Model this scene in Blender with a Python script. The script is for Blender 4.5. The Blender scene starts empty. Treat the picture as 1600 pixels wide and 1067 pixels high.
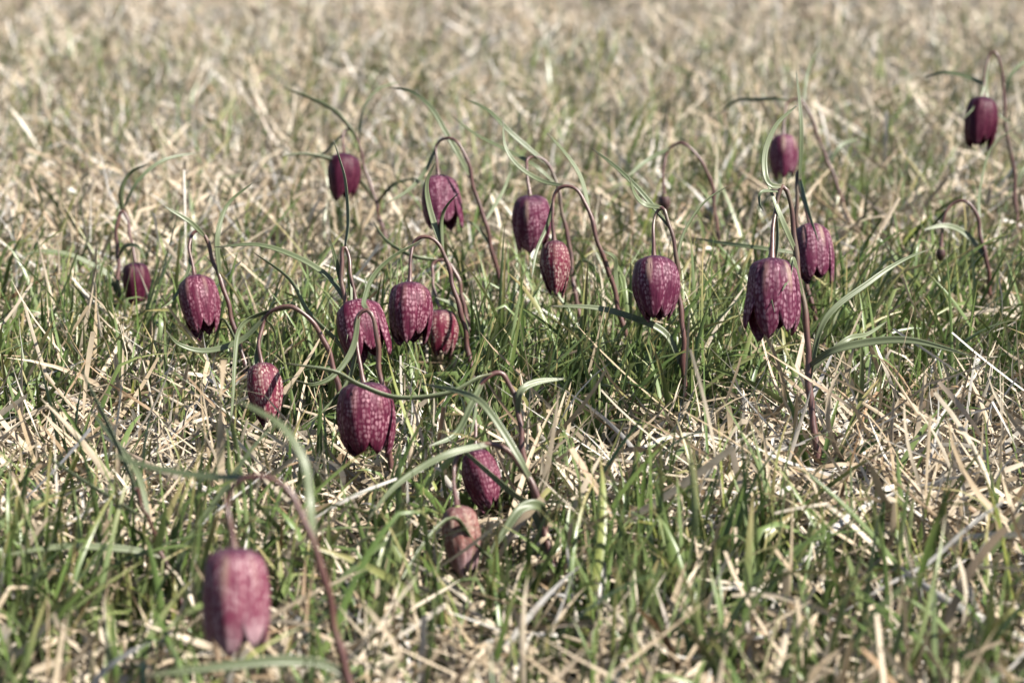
import bpy, math
import numpy as np
from mathutils import Vector, Quaternion

# ------------------------------------------------------------------ camera, world, sun, exposure
CAM_H = 0.40
PITCH = math.radians(12.5)
FPX = 3609.0            # focal length in photograph pixels (1600 wide)
scene = bpy.context.scene
col = scene.collection
cam_d = bpy.data.cameras.new('camera')
cam = bpy.data.objects.new('camera', cam_d)
col.objects.link(cam)
cam.location = (0, 0, CAM_H)
cam.rotation_euler = (math.pi / 2 - PITCH, 0, 0)
cam_d.sensor_width = 36.0
cam_d.lens = 36.0 * FPX / 1600.0
cam_d.clip_start = 0.02
cam_d.clip_end = 1000
cam_d.dof.use_dof = True
cam_d.dof.focus_distance = 1.47
cam_d.dof.aperture_fstop = 9.0
cam_d.dof.aperture_blades = 8
scene.camera = cam

SUN_EL, SUN_AZ = math.radians(46), math.radians(108)     # azimuth clockwise from +Y
world = bpy.data.worlds.new('World')
scene.world = world
world.use_nodes = True
wn = world.node_tree
sky = wn.nodes.new('ShaderNodeTexSky')
sky.sky_type = 'NISHITA'
sky.sun_disc = False
sky.sun_elevation = SUN_EL
sky.sun_rotation = SUN_AZ
wn.links.new(sky.outputs[0], wn.nodes['Background'].inputs[0])
wn.nodes['Background'].inputs[1].default_value = 0.05
sun_d = bpy.data.lights.new('sun', 'SUN')
sun_d.energy = 5.0
sun_d.angle = math.radians(0.5)
sun_d.color = (1.0, 0.95, 0.86)
sun = bpy.data.objects.new('sun', sun_d)
col.objects.link(sun)
sv = Vector((math.sin(SUN_AZ) * math.cos(SUN_EL), math.cos(SUN_AZ) * math.cos(SUN_EL), math.sin(SUN_EL)))
sun.rotation_euler = sv.to_track_quat('Z', 'Y').to_euler()
sun.location = (3, -3, 4)
scene.view_settings.view_transform = 'Standard'
scene.view_settings.look = 'None'
scene.view_settings.gamma = 1
scene.view_settings.exposure = 1.88
scene.view_settings.use_curve_mapping = False
scene.render.engine = 'CYCLES'
scene.cycles.max_bounces = 6
scene.cycles.diffuse_bounces = 2
scene.cycles.transparent_max_bounces = 4

rng = np.random.default_rng(7)

# ------------------------------------------------------------------ geometry helpers
FW = np.array([0, math.cos(PITCH), -math.sin(PITCH)])
UP = np.array([0, math.sin(PITCH), math.cos(PITCH)])
RT = np.array([1.0, 0, 0])
CAMP = np.array([0, 0, CAM_H])


def at(px, py, d):
    """photograph position at a camera distance -> point in the meadow"""
    return CAMP + d * (FW + (px - 800) / FPX * RT + (533.5 - py) / FPX * UP)


def pix(P):
    q = P - CAMP
    z = q @ FW
    return 800 + FPX * (q @ RT) / z, 533.5 - FPX * (q @ UP) / z, z


_wv = [(rng.uniform(0, 6.28), rng.uniform(0, 6.28), k) for k in (2.1, 3.3, 5.7, 8.9, 13., 21., 29., 37.)]


def wave(x, y, lo=0, hi=8, s=1.0):
    r = 0
    for a, ph, k in _wv[lo:hi]:
        r = r + np.sin((x * math.cos(a) + y * math.sin(a)) * k * s + ph + 1.3 * np.sin((y * math.cos(a) - x * math.sin(a)) * k * s * .7 + 2 * ph))
    return r / (hi - lo)


def ground_z(x, y):
    return 0.006 * wave(x, y, 2, 6) + 0.003 * wave(x, y, 5, 8)


def on_ground(px, d):
    p = at(px, 533.5, d)
    # move inside the plane of this distance down to the ground
    k = p[2] / UP[2]
    p = p - UP * k
    p[2] = float(ground_z(p[0], p[1]))
    return p


def gpx(px, py):
    """where the ray through a photograph position meets the ground"""
    v = FW + (px - 800) / FPX * RT + (533.5 - py) / FPX * UP
    return (CAMP + v * (CAM_H / -v[2]))[:2]


def mesh_np(name, V, F, attr=None, uv=None, smooth=True):
    V = np.ascontiguousarray(V, dtype=np.float32).reshape(-1, 3)
    F = np.ascontiguousarray(F, dtype=np.int32)
    me = bpy.data.meshes.new(name)
    me.vertices.add(len(V))
    me.vertices.foreach_set('co', V.ravel())
    nf, k = F.shape
    me.loops.add(nf * k)
    me.loops.foreach_set('vertex_index', F.ravel())
    me.polygons.add(nf)
    me.polygons.foreach_set('loop_start', np.arange(0, nf * k, k, dtype=np.int32))
    me.update(calc_edges=True)
    if attr is not None:
        a = me.color_attributes.new('bl', 'FLOAT_COLOR', 'POINT')
        a.data.foreach_set('color', np.ascontiguousarray(attr, dtype=np.float32).ravel())
    if uv is not None:
        u = me.uv_layers.new(name='UVMap')
        u.data.foreach_set('uv', np.ascontiguousarray(np.asarray(uv, dtype=np.float32)[F.ravel()]).ravel())
    if smooth:
        me.polygons.foreach_set('use_smooth', np.ones(nf, dtype=bool))
    return me


def obj(name, me, mat=None, parent=None, loc=None):
    o = bpy.data.objects.new(name, me)
    if mat is not None:
        me.materials.append(mat)
    col.objects.link(o)
    if parent is not None:
        o.parent = parent
    if loc is not None:
        o.location = loc
    return o


def empty(name, loc, label, cat, group=None):
    o = bpy.data.objects.new(name, None)
    o.empty_display_size = 0.01
    col.objects.link(o)
    o.location = loc
    o['label'] = label
    o['category'] = cat
    if group:
        o['group'] = group
    return o


def spline(P, n):
    """Catmull-Rom through P, n even samples"""
    P = np.asarray(P, float)
    Q = np.vstack([2 * P[0] - P[1], P, 2 * P[-1] - P[-2]])
    out = []
    for i in range(1, len(Q) - 2):
        t = np.linspace(0, 1, 12, endpoint=False)[:, None]
        a, b, c, d = Q[i - 1], Q[i], Q[i + 1], Q[i + 2]
        out.append(.5 * (2 * b + (c - a) * t + (2 * a - 5 * b + 4 * c - d) * t ** 2 + (-a + 3 * b - 3 * c + d) * t ** 3))
    out.append(P[-1:])
    C = np.vstack(out)
    s = np.r_[0, np.cumsum(np.linalg.norm(np.diff(C, axis=0), axis=1))]
    k = np.linspace(0, s[-1], n)
    return np.stack([np.interp(k, s, C[:, j]) for j in range(3)], 1)


def grid_faces(a, b, closed=False):
    i = np.arange(a - 1)[:, None]
    j = np.arange(b if closed else b - 1)[None]
    j2 = (j + 1) % b
    return np.stack([i * b + j, i * b + j2, (i + 1) * b + j2, (i + 1) * b + j], -1).reshape(-1, 4)


def unit(v):
    return v / (np.linalg.norm(v, axis=-1, keepdims=True) + 1e-12)


def tube(C, R, k=8):
    T = unit(np.gradient(C, axis=0))
    ref = np.array([0, 1.0, 0.05])
    A = unit(np.cross(T, ref))
    B = np.cross(T, A)
    th = np.linspace(0, 2 * math.pi, k, endpoint=False)
    V = C[:, None] + R[:, None, None] * (A[:, None] * np.cos(th)[None, :, None] + B[:, None] * np.sin(th)[None, :, None])
    at_ = np.zeros((len(C), k, 4))
    at_[..., 1] = np.linspace(0, 1, len(C))[:, None]
    at_[..., 3] = np.arange(k)[None] / k
    return V.reshape(-1, 3), grid_faces(len(C), k, True), at_.reshape(-1, 4)


def ribbon(C, W, roll0, roll1, fold, r1=.5, r2=.5, across=5):
    """a channelled leaf along C with widths W, rolled about its own length"""
    T = unit(np.gradient(C, axis=0))
    D = np.array([0, 1.0, 0.0])
    D = unit(D - T * (T @ D)[:, None])
    N = np.cross(T, D)
    a = np.linspace(roll0, roll1, len(C))[:, None]
    wv = D * np.cos(a) + N * np.sin(a)
    nv = -D * np.sin(a) + N * np.cos(a)
    flip = np.where(nv[:, 2:3].mean() < 0, -1, 1)
    u = np.linspace(-1, 1, across)
    V = C[:, None] + (wv[:, None] * u[None, :, None] + flip * nv[:, None] * (fold * (u ** 2))[None, :, None]) * (W / 2)[:, None, None]
    A = np.zeros((len(C), across, 4))
    A[..., 0] = r1
    A[..., 1] = np.linspace(0, 1, len(C))[:, None]
    A[..., 2] = r2
    A[..., 3] = np.linspace(0, 1, across)[None]
    return V.reshape(-1, 3), grid_faces(len(C), across), A.reshape(-1, 4)


# ------------------------------------------------------------------ materials
K = 0.52        # overall reflectance of the vegetation


class NT:
    def __init__(s, name):
        s.m = bpy.data.materials.new(name)
        s.m.use_nodes = True
        s.t = s.m.node_tree
        s.t.nodes.clear()
        s.out = s.t.nodes.new('ShaderNodeOutputMaterial')

    def n(s, typ, ins=None, **kw):
        q = s.t.nodes.new(typ)
        for k, v in kw.items():
            setattr(q, k, v)
        for k, v in (ins or {}).items():
            s.set(q.inputs[k], v)
        return q

    def set(s, sock, v):
        if hasattr(v, 'is_output'):
            s.t.links.new(v, sock)
        else:
            sock.default_value = v

    def ramp(s, fac, stops, interp='LINEAR'):
        r = s.n('ShaderNodeValToRGB', {0: fac})
        r.color_ramp.interpolation = interp
        e = r.color_ramp.elements
        while len(e) < len(stops):
            e.new(0.5)
        for q, (p, c) in zip(e, stops):
            q.position = p
            q.color = (c[0] * K, c[1] * K, c[2] * K, 1)
        return r.outputs[0]

    def math(s, op, a, b=0.0, clamp=False):
        q = s.n('ShaderNodeMath', {0: a, 1: b}, operation=op)
        q.use_clamp = clamp
        return q.outputs[0]

    def step(s, x, lo, hi):
        q = s.n('ShaderNodeMapRange', {0: x, 1: lo, 2: hi, 3: 0.0, 4: 1.0}, interpolation_type='SMOOTHSTEP')
        return q.outputs[0]

    def mix(s, f, a, b, mode='MIX'):
        q = s.n('ShaderNodeMix', data_type='RGBA', blend_type=mode)
        s.set(q.inputs[0], f)
        s.set(q.inputs[6], a)
        s.set(q.inputs[7], b)
        return q.outputs[2]

    def leafy(s, color, trans, rough, spec, bump=None, tint=None):
        p = s.n('ShaderNodeBsdfPrincipled', {'Base Color': color, 'Roughness': rough, 'Specular IOR Level': spec})
        tr = s.n('ShaderNodeBsdfTranslucent', {'Color': tint if tint is not None else color})
        if bump is not None:
            s.set(p.inputs['Normal'], bump)
        mx = s.n('ShaderNodeMixShader', {0: trans, 1: p.outputs[0], 2: tr.outputs[0]})
        s.t.links.new(mx.outputs[0], s.out.inputs[0])
        return s.m


def C4(r, g, b):
    return (r * K, g * K, b * K, 1)


def mat_green():
    s = NT('fresh_grass')
    a = s.n('ShaderNodeAttribute', attribute_name='bl')
    sp = s.n('ShaderNodeSeparateColor', {0: a.outputs['Color']})
    r1, al, r2 = sp.outputs
    c = s.ramp(r1, [(0, (.042, .090, .010)), (.3, (.090, .155, .024)), (.55, (.142, .208, .052)), (.78, (.180, .235, .098)), (1, (.28, .305, .060))])
    ol = s.math('MULTIPLY', s.step(al, .45, 1.0), s.step(r2, .55, .95))
    c = s.mix(ol, c, C4(.44, .33, .15))
    rst = s.math('MULTIPLY', s.step(al, .82, 1.0), s.step(r2, .45, .25))
    c = s.mix(s.math('MULTIPLY', rst, .6), c, C4(.30, .17, .06))
    # paler sheath at the foot of the blade
    c = s.mix(s.math('MULTIPLY', s.step(al, .35, 0.0), .35), c, C4(.30, .30, .13))
    vein = s.math('SINE', s.math('MULTIPLY', a.outputs['Alpha'], 40.0))
    c = s.mix(s.math('MULTIPLY', s.math('ADD', vein, 1.0), .10), c, C4(.35, .4, .25))
    return s.leafy(c, .20, .36, .28)


def mat_dry():
    s = NT('dry_grass')
    a = s.n('ShaderNodeAttribute', attribute_name='bl')
    sp = s.n('ShaderNodeSeparateColor', {0: a.outputs['Color']})
    r1, al, r2 = sp.outputs
    c = s.ramp(r1, [(0, (.13, .07, .035)), (.14, (.27, .185, .11)), (.38, (.46, .36, .24)), (.68, (.61, .505, .375)), (.90, (.70, .62, .50)), (1, (.72, .69, .65))])
    rst = s.math('MULTIPLY', s.step(r2, .84, .97), s.step(al, .2, .7))
    c = s.mix(s.math('MULTIPLY', rst, .6), c, C4(.32, .16, .07))
    tc = s.n('ShaderNodeTexCoord')
    no = s.n('ShaderNodeTexNoise', {'Vector': tc.outputs['Object'], 'Scale': 160.0, 'Detail': 3.0})
    c = s.mix(s.math('MULTIPLY', s.step(no.outputs[0], .52, .72), .35), c, C4(.30, .21, .12))
    vein = s.math('SINE', s.math('MULTIPLY', a.outputs['Alpha'], 32.0))
    c = s.mix(s.math('MULTIPLY', s.math('ADD', vein, 1.0), .10), c, C4(.30, .22, .13))
    return s.leafy(c, .12, .5, .25)


def mat_leaf():
    s = NT('fritillary_leaf')
    a = s.n('ShaderNodeAttribute', attribute_name='bl')
    sp = s.n('ShaderNodeSeparateColor', {0: a.outputs['Color']})
    r1, al, r2 = sp.outputs
    c = s.ramp(r1, [(0, (.085, .115, .045)), (.5, (.135, .168, .076)), (1, (.180, .212, .112))])
    c = s.mix(s.math('MULTIPLY', s.step(al, .86, 1.0), .8), c, C4(.10, .06, .06))
    c = s.mix(s.math('MULTIPLY', s.step(al, .12, 0.0), .55), c, C4(.15, .08, .07))
    tc = s.n('ShaderNodeTexCoord')
    no = s.n('ShaderNodeTexNoise', {'Vector': tc.outputs['Object'], 'Scale': 90.0, 'Detail': 4.0})
    c = s.mix(s.math('MULTIPLY', no.outputs[0], .35), c, C4(.26, .28, .18))
    mid = s.math('ABSOLUTE', s.math('SUBTRACT', a.outputs['Alpha'], .5))
    c = s.mix(s.math('MULTIPLY', s.step(mid, .10, .02), .35), c, C4(.05, .08, .03))
    vein = s.math('SINE', s.math('MULTIPLY', a.outputs['Alpha'], 60.0))
    c = s.mix(s.math('MULTIPLY', s.math('ADD', vein, 1.0), .06), c, C4(.3, .34, .26))
    return s.leafy(c, .16, .42, .3)


def mat_stem():
    s = NT('fritillary_stem')
    tc = s.n('ShaderNodeTexCoord')
    a = s.n('ShaderNodeAttribute', attribute_name='bl')
    sp = s.n('ShaderNodeSeparateColor', {0: a.outputs['Color']})
    mp = s.n('ShaderNodeMapping', {0: tc.outputs['Object'], 3: (500, 500, 60)})
    no = s.n('ShaderNodeTexNoise', {'Vector': mp.outputs[0], 'Scale': 1.0, 'Detail': 4.0})
    c = s.ramp(no.outputs[0], [(.25, (.060, .024, .026)), (.5, (.125, .052, .046)), (.75, (.185, .100, .070))])
    n2 = s.n('ShaderNodeTexNoise', {'Vector': tc.outputs['Object'], 'Scale': 30.0, 'Detail': 2.0})
    c = s.mix(s.math('MULTIPLY', s.step(n2.outputs[0], .52, .72), .45), c, C4(.15, .15, .085))
    bp = s.n('ShaderNodeBump', {'Height': no.outputs[0], 'Strength': .25, 'Distance': .0004})
    return s.leafy(c, .04, .42, .5, bump=bp.outputs[0])


def mat_petal(name, dark, mid, pale, amount, top, cream, tip, tip0=.86):
    """chequered petal: pale cells in a dark net, plum shoulder, cream streak along the midrib"""
    s = NT(name)
    uv = s.n('ShaderNodeUVMap', uv_map='UVMap')
    oi = s.n('ShaderNodeObjectInfo')
    sx = s.n('ShaderNodeSeparateXYZ', {0: uv.outputs[0]})
    u, v = sx.outputs[0], sx.outputs[1]
    off = s.n('ShaderNodeCombineXYZ', {0: s.math('MULTIPLY', oi.outputs['Random'], 37.0), 1: s.math('MULTIPLY', oi.outputs['Random'], 91.0)})
    add = s.n('ShaderNodeVectorMath', {0: uv.outputs[0], 1: off.outputs[0]}, operation='ADD')
    wob = s.n('ShaderNodeTexNoise', {'Vector': add.outputs[0], 'Scale': 5.0, 'Detail': 2.0})
    wsub = s.n('ShaderNodeVectorMath', {0: wob.outputs[1], 1: (.5, .5, .5)}, operation='SUBTRACT')
    wsc = s.n('ShaderNodeVectorMath', {0: wsub.outputs[0], 3: .10}, operation='SCALE')
    ad2 = s.n('ShaderNodeVectorMath', {0: add.outputs[0], 1: wsc.outputs[0]}, operation='ADD')
    mp = s.n('ShaderNodeMapping', {0: ad2.outputs[0], 3: (8.5, 16.0, 1.0)})
    vo = s.n('ShaderNodeTexVoronoi', {'Vector': mp.outputs[0], 'Scale': 1.0, 'Randomness': .58}, voronoi_dimensions='2D', feature='F1')
    cell = s.n('ShaderNodeSeparateColor', {0: vo.outputs['Color']})
    spot = s.step(vo.outputs['Distance'], .56, .18)
    big = s.n('ShaderNodeTexNoise', {'Vector': add.outputs[0], 'Scale': 3.0, 'Detail': 2.0})
    mask = s.math('MULTIPLY', s.step(big.outputs[0], .34, .60), s.math('ADD', .25, s.math('MULTIPLY', cell.outputs[0], .85)))
    f = s.math('MULTIPLY', s.math('MULTIPLY', spot, mask), amount, clamp=True)
    vein = s.n('ShaderNodeTexNoise', {'Vector': s.n('ShaderNodeMapping', {0: add.outputs[0], 3: (60.0, 5.0, 1.0)}).outputs[0], 'Scale': 1.0, 'Detail': 3.0})
    base = s.mix(s.step(vein.outputs[0], .35, .65), dark, mid)
    c = s.mix(f, base, pale)
    # midrib streak
    du = s.math('ABSOLUTE', s.math('SUBTRACT', u, .5))
    st = s.math('MULTIPLY', s.step(du, .16, .03), s.math('MULTIPLY', s.step(v, .10, .22), s.step(v, .62, .32)))
    st = s.math('MULTIPLY', st, s.step(vein.outputs[0], .30, .55))
    st = s.math('MULTIPLY', st, s.step(s.math('FRACT', s.math('MULTIPLY', oi.outputs['Random'], 7.3)), .15, .8))
    c = s.mix(s.math('MULTIPLY', st, cream), c, C4(.50, .36, .28))
    # plum crown round the stalk
    tp = s.step(s.math('ADD', v, s.math('MULTIPLY', s.math('SUBTRACT', big.outputs[0], .5), .15)), .30, .06)
    c = s.mix(s.math('MULTIPLY', tp, top), c, C4(.055, .028, .052))
    c = s.mix(s.math('MULTIPLY', s.step(s.math('ADD', v, s.math('MULTIPLY', s.math('SUBTRACT', big.outputs[0], .5), .5)), tip0, 1.0), s.math('MULTIPLY', s.step(s.math('FRACT', s.math('MULTIPLY', oi.outputs['Random'], 13.7)), .0, .6), tip)), c, C4(.62, .42, .46))
    bp = s.n('ShaderNodeBump', {'Height': vein.outputs[0], 'Strength': .35, 'Distance': .0006})
    tint = s.mix(.5, c, C4(.60, .05, .12))
    return s.leafy(c, .28, .45, .12, bump=bp.outputs[0], tint=tint)


def mat_plain(name, c, rough=.6, trans=.0):
    s = NT(name)
    tc = s.n('ShaderNodeTexCoord')
    no = s.n('ShaderNodeTexNoise', {'Vector': tc.outputs['Object'], 'Scale': 220.0, 'Detail': 3.0})
    cc = s.mix(s.math('MULTIPLY', no.outputs[0], .6), C4(*c), C4(c[0] * .5, c[1] * .5, c[2] * .5))
    return s.leafy(cc, trans, rough, .4)


def mat_soil():
    s = NT('soil')
    tc = s.n('ShaderNodeTexCoord')
    a = s.n('ShaderNodeTexNoise', {'Vector': tc.outputs['Object'], 'Scale': 140.0, 'Detail': 8.0, 'Roughness': .7})
    b = s.n('ShaderNodeTexNoise', {'Vector': tc.outputs['Object'], 'Scale': 9.0, 'Detail': 5.0})
    c = s.ramp(a.outputs[0], [(.3, (.022, .015, .010)), (.5, (.060, .042, .026)), (.7, (.14, .10, .06))])
    c = s.mix(s.math('MULTIPLY', s.step(b.outputs[0], .45, .65), .45), c, C4(.075, .10, .035))
    bp = s.n('ShaderNodeBump', {'Height': a.outputs[0], 'Strength': .9, 'Distance': .004})
    return s.leafy(c, .0, .9, .2, bump=bp.outputs[0])


M_GREEN, M_DRY, M_LEAF, M_STEM, M_SOIL = mat_green(), mat_dry(), mat_leaf(), mat_stem(), mat_soil()
M_COVER = mat_plain('cover_leaf', (.095, .155, .040), .5, .25)
M_PISTIL = mat_plain('pistil', (.30, .32, .10))
M_WILT = mat_plain('wilted_petal', (.085, .035, .035), .6, .1)
PET = {
    'dark': mat_petal('petal_dark', C4(.050, .006, .022), C4(.105, .014, .042), C4(.28, .09, .13), .55, .85, .30, .08),
    'mid': mat_petal('petal_wine', C4(.080, .010, .030), C4(.180, .028, .068), C4(.52, .26, .32), 1.0, .85, .30, .12),
    'streak': mat_petal('petal_streaked', C4(.080, .012, .038), C4(.175, .032, .078), C4(.50, .27, .34), .95, .80, .85, .18),
    'pink': mat_petal('petal_pink', C4(.150, .024, .058), C4(.27, .068, .115), C4(.62, .40, .43), 1.1, .75, .75, .85, .60),
    'pale': mat_petal('petal_mottled', C4(.130, .012, .036), C4(.24, .036, .07), C4(.66, .46, .42), 1.4, .70, .45, .30),
    'faded': mat_petal('petal_faded', C4(.23, .085, .080), C4(.36, .16, .14), C4(.68, .52, .44), 1.1, .35, .80, .80, .5),
}

# ------------------------------------------------------------------ ground
xs = np.unique(np.r_[np.linspace(-300, -8, 14), np.linspace(-8, -2.2, 24), np.linspace(-2.2, 2.2, 170), np.linspace(2.2, 8, 24), np.linspace(8, 300, 14)])
ys = np.unique(np.r_[np.linspace(-60, -1, 10), np.linspace(-1, .5, 16), np.linspace(.5, 8, 260), np.linspace(8, 20, 30), np.linspace(20, 600, 20)])
GX, GY = np.meshgrid(xs, ys)
GZ = ground_z(GX, GY)
g = obj('ground', mesh_np('ground', np.stack([GX, GY, GZ], -1), grid_faces(len(ys), len(xs))), M_SOIL)
g['kind'] = 'structure'

# ------------------------------------------------------------------ fritillaries
PROFILE_V = np.array([0, .06, .13, .20, .30, .42, .55, .70, .83, .93, 1.0])
PROFILE_R = np.array([.07, .34, .60, .77, .91, .985, 1.0, .93, .81, .68, .55])
PROFILE_Z = np.array([0, .008, .04, .10, .205, .335, .48, .66, .815, .93, 1.0])
HALF_V = np.array([0, .2, .5, .68, .80, .90, .96, 1.0])
HALF_A = np.array([.50, .56, .63, .61, .51, .34, .20, .04])


def petal_mesh(L, R, k, outer, tipr, flare, lr, seed):
    r_ = np.random.default_rng(seed)
    nv, nu = 19, 11
    v = np.linspace(0, 1, nv)
    u = np.linspace(-1, 1, nu)
    prof = np.interp(v, PROFILE_V, PROFILE_R)
    low = np.clip((v - .5) / .5, 0, 1)
    prof = prof * (1 + (tipr / .70 - 1) * low ** 1.3)
    prof = prof + flare * np.clip((v - .52) / .48, 0, 1) ** 1.6
    z = -np.interp(v, PROFILE_V, PROFILE_Z) * L * lr
    half = np.interp(v, HALF_V, HALF_A) * (1.0 if outer else 1.08)
    # an open tip keeps its width in millimetres rather than fanning out
    half = half * np.clip(1.0 / np.maximum(prof, .55), .6, 1.25)
    rad = R * (1.03 if outer else .93)
    U, Vv = np.meshgrid(u, v)
    rr = rad * prof[:, None] * (1 - (.11 if outer else .04) * U ** 2)
    keel = np.exp(-(U / .13) ** 2) * np.exp(-((Vv - .19) / .07) ** 2) * .09 + np.exp(-(U / .10) ** 2) * .018
    crease = -.04 * np.exp(-((np.abs(U) - .35) / .16) ** 2) * np.clip(Vv * 3, 0, 1)
    rr = rr * (1 + keel + crease)
    rr = rr + R * .018 * np.sin(U * 5 + r_.uniform(0, 6)) * np.sin(Vv * 7 + r_.uniform(0, 6)) * np.clip(Vv * 2, 0, 1)
    ang = k + U * half[:, None]
    zz = z[:, None] + L * .010 * np.sin(U * 4 + r_.uniform(0, 6)) * Vv
    P = np.stack([rr * np.cos(ang), rr * np.sin(ang), zz], -1)
    uv = np.stack([(U * half[:, None] / .62 + 1) / 2, Vv], -1).reshape(-1, 2)
    return mesh_np('petal', P, grid_faces(nv, nu), uv=uv)


def pistil_mesh(L, R):
    """receptacle, ovary with three-way style and six stamens inside the bell"""
    Vs, Fs, As, n0 = [], [], [], 0
    def put(C, Rr, k=6):
        nonlocal n0
        V, F, A = tube(np.asarray(C, float), np.asarray(Rr, float), k)
        Vs.append(V); Fs.append(F + n0); As.append(A); n0 += len(V)
    put([(0, 0, .0012), (0, .0001, 0), (0, 0, -.002), (0, .0001, -.006), (0, 0, -.018), (0, .0001, -L * .62)], [.0016, .0024, .0022, .0020, .0014, .0008], 8)
    for j in range(6):
        a = j * math.pi / 3 + .3
        c, s_ = math.cos(a), math.sin(a)
        put([(.001 * c, .001 * s_, -.004), (R * .30 * c, R * .30 * s_, -L * .3), (R * .26 * c, R * .26 * s_, -L * .45), (R * .25 * c, R * .25 * s_, -L * .56)], [.0005, .0005, .0013, .0007])
    return mesh_np('flower', np.vstack(Vs), np.vstack(Fs), attr=np.vstack(As))


STALKS = []


def lit_side(C):
    """leaves turn their faces to the light: sign of the roll that does so"""
    T = unit(np.gradient(C, axis=0))
    D = np.array([0, 1.0, 0.0])
    D = unit(D - T * (T @ D)[:, None])
    N = np.cross(T, D)
    best = []
    for a in (-.95, .95):
        n_ = -D * math.sin(a) + N * math.cos(a)
        n_ = n_ * np.sign(n_ @ np.array([0, -1.0, .25]))[:, None]
        best.append(np.mean(n_ @ np.array(sv)))
    return -1 if best[0] > best[1] else 1


BELLS = []          # (px, py, half width, half height, distance): kept free of covering grass
_leafseed = [100]


def plant(label, d, bx, stem, leaves, bell=None, style='mid', openness=.70, flares=(), lean=.10, spin=0., lw=5.0, rs=1.0, bud=None, lens=()):
    """d distance of the plant, bx foot, stem from the flower over the arch to the ground,
    leaves from the stem to the tip, bell = (top x, top y, bottom x, bottom y, width)"""
    base = on_ground(bx, d)
    root = empty('fritillary_plant', base, label, 'wildflower', 'fritillaries in the meadow')
    r_ = np.random.default_rng(int(bx * 7 + d * 1000))
    n = len(stem)
    sway = .012 * r_.uniform(-1, 1)
    P = [at(x, y, d + sway * math.sin(3.1 * i / n) - (0.010 if i == 0 else .006 if i == 1 else 0)) for i, (x, y) in enumerate(stem)]
    b0 = base.copy()
    b0[2] -= .004
    mid = .5 * (P[-1] + b0)
    t_dir = P[-1] - P[-2]
    t_dir = t_dir / (np.linalg.norm(t_dir) + 1e-9)
    mid = mid + .12 * np.linalg.norm(b0 - P[-1]) * (t_dir * np.array([1, 1, 0]))
    P += [mid, b0]
    C = spline(P, 64)
    t = np.linspace(0, 1, 64)
    env = np.minimum(1, np.minimum(t, 1 - t) * 8)
    C[:, 0] += env * (.0007 * np.sin(t * 23 + bx) + .0004 * np.sin(t * 51 + 2 * bx))
    C[:, 1] += env * .0010 * np.sin(t * 19 + 3 * bx)
    rad = np.interp(t, [0, .02, .10, .25, .4, 1.0], [.0021, .00135, .00110, .00130, .00160, .0021]) * rs * (1 + .07 * np.sin(t * 37 + bx) + .05 * np.sin(t * 71))
    V, F, A = tube(C, rad, 9)
    for (x0, y0), (x1, y1) in zip(stem[2:-1], stem[3:]):
        STALKS.append(((x0 + x1) / 2, (y0 + y1) / 2, 7 + abs(x1 - x0) * .5, 7 + abs(y1 - y0) * .5, d))
    so = obj('stem', mesh_np('stem', V - base, F, attr=A), M_STEM, root)
    for lf in leaves:
        opt = {}
        if isinstance(lf[-1], dict):
            opt = lf[-1]
            lf = lf[:-1]
        dz = opt.get('dz', r_.uniform(-.035, .035))
        m = len(lf)
        Q = [at(x, y, d + dz * (i / (m - 1)) ** 1.4 - .001) for i, (x, y) in enumerate(lf)]
        # foot of the leaf sits on the stem itself
        j = np.argmin(np.linalg.norm(C - Q[0], axis=1))
        if np.linalg.norm(C[j] - Q[0]) < .014:
            Q[0] = C[j]
        LC = spline(Q, 34)
        for p in LC:
            p[2] = max(p[2], float(ground_z(p[0], p[1])) + .004)
        tt = np.linspace(0, 1, 34)
        w = lw * .00086 * opt.get('w', 1.0) * np.interp(tt, [0, .08, .3, .6, .85, .96, 1], [.55, .75, 1, .86, .5, .22, .03])
        ro = opt.get('roll', r_.uniform(.7, 1.25) * r_.choice([-1, 1]))
        ro = abs(ro) * lit_side(LC) * (1 if r_.uniform() < .82 else -1)
        V, F, A = ribbon(LC, w, ro, ro + r_.uniform(-.45, .45), .38, r_.uniform(0, 1), r_.uniform(0, 1))
        lo = obj('leaf', mesh_np('leaf', V - base, F, attr=A), M_LEAF, root)
        so_m = lo.modifiers.new('thickness', 'SOLIDIFY')
        so_m.thickness = .00035
    if bell:
        tx, ty, qx, qy, w = bell
        top = C[0]
        bot = at(qx, qy, d - .010 + r_.uniform(-.013, .010))
        ax = bot - top
        L = np.linalg.norm(ax)
        R = w * d / FPX / 2
        q = Vector((0, 0, -1)).rotation_difference(Vector(ax))
        fo = obj('flower', pistil_mesh(L, R), M_PISTIL, root, tuple(top - base))
        fo.rotation_mode = 'QUATERNION'
        fo.rotation_quaternion = q
        fl = dict(flares)
        for k in range(6):
            outer = k % 2 == 0
            _leafseed[0] += 1
            rr = np.random.default_rng(_leafseed[0])
            me = petal_mesh(L, R, spin + k * math.pi / 3, outer, openness + rr.uniform(-.04, .04), fl.get(k, rr.uniform(-.02, .05)), dict(lens).get(k, rr.uniform(.95, 1.05) if outer else rr.uniform(.86, .98)), _leafseed[0])
            po = obj('petal', me, PET[style], fo)
            sm = po.modifiers.new('thickness', 'SOLIDIFY')
            sm.thickness = .0005
        BELLS.append(((tx + qx) / 2, (ty + qy) / 2, w * .56, (qy - ty) * .56, d))
    if bud:
        # a shrivelled flower: five crumpled strips hanging from the stalk
        L = bud
        fo = obj('withered_flower', pistil_mesh(L, L * .3), M_PISTIL, root, tuple(C[0] - base))
        for k in range(5):
            _leafseed[0] += 1
            me = petal_mesh(L, L * .30, k * 1.2566, k % 2 == 0, .25, 0, .9, _leafseed[0])
            obj('petal', me, M_WILT, fo)
    return root


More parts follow.
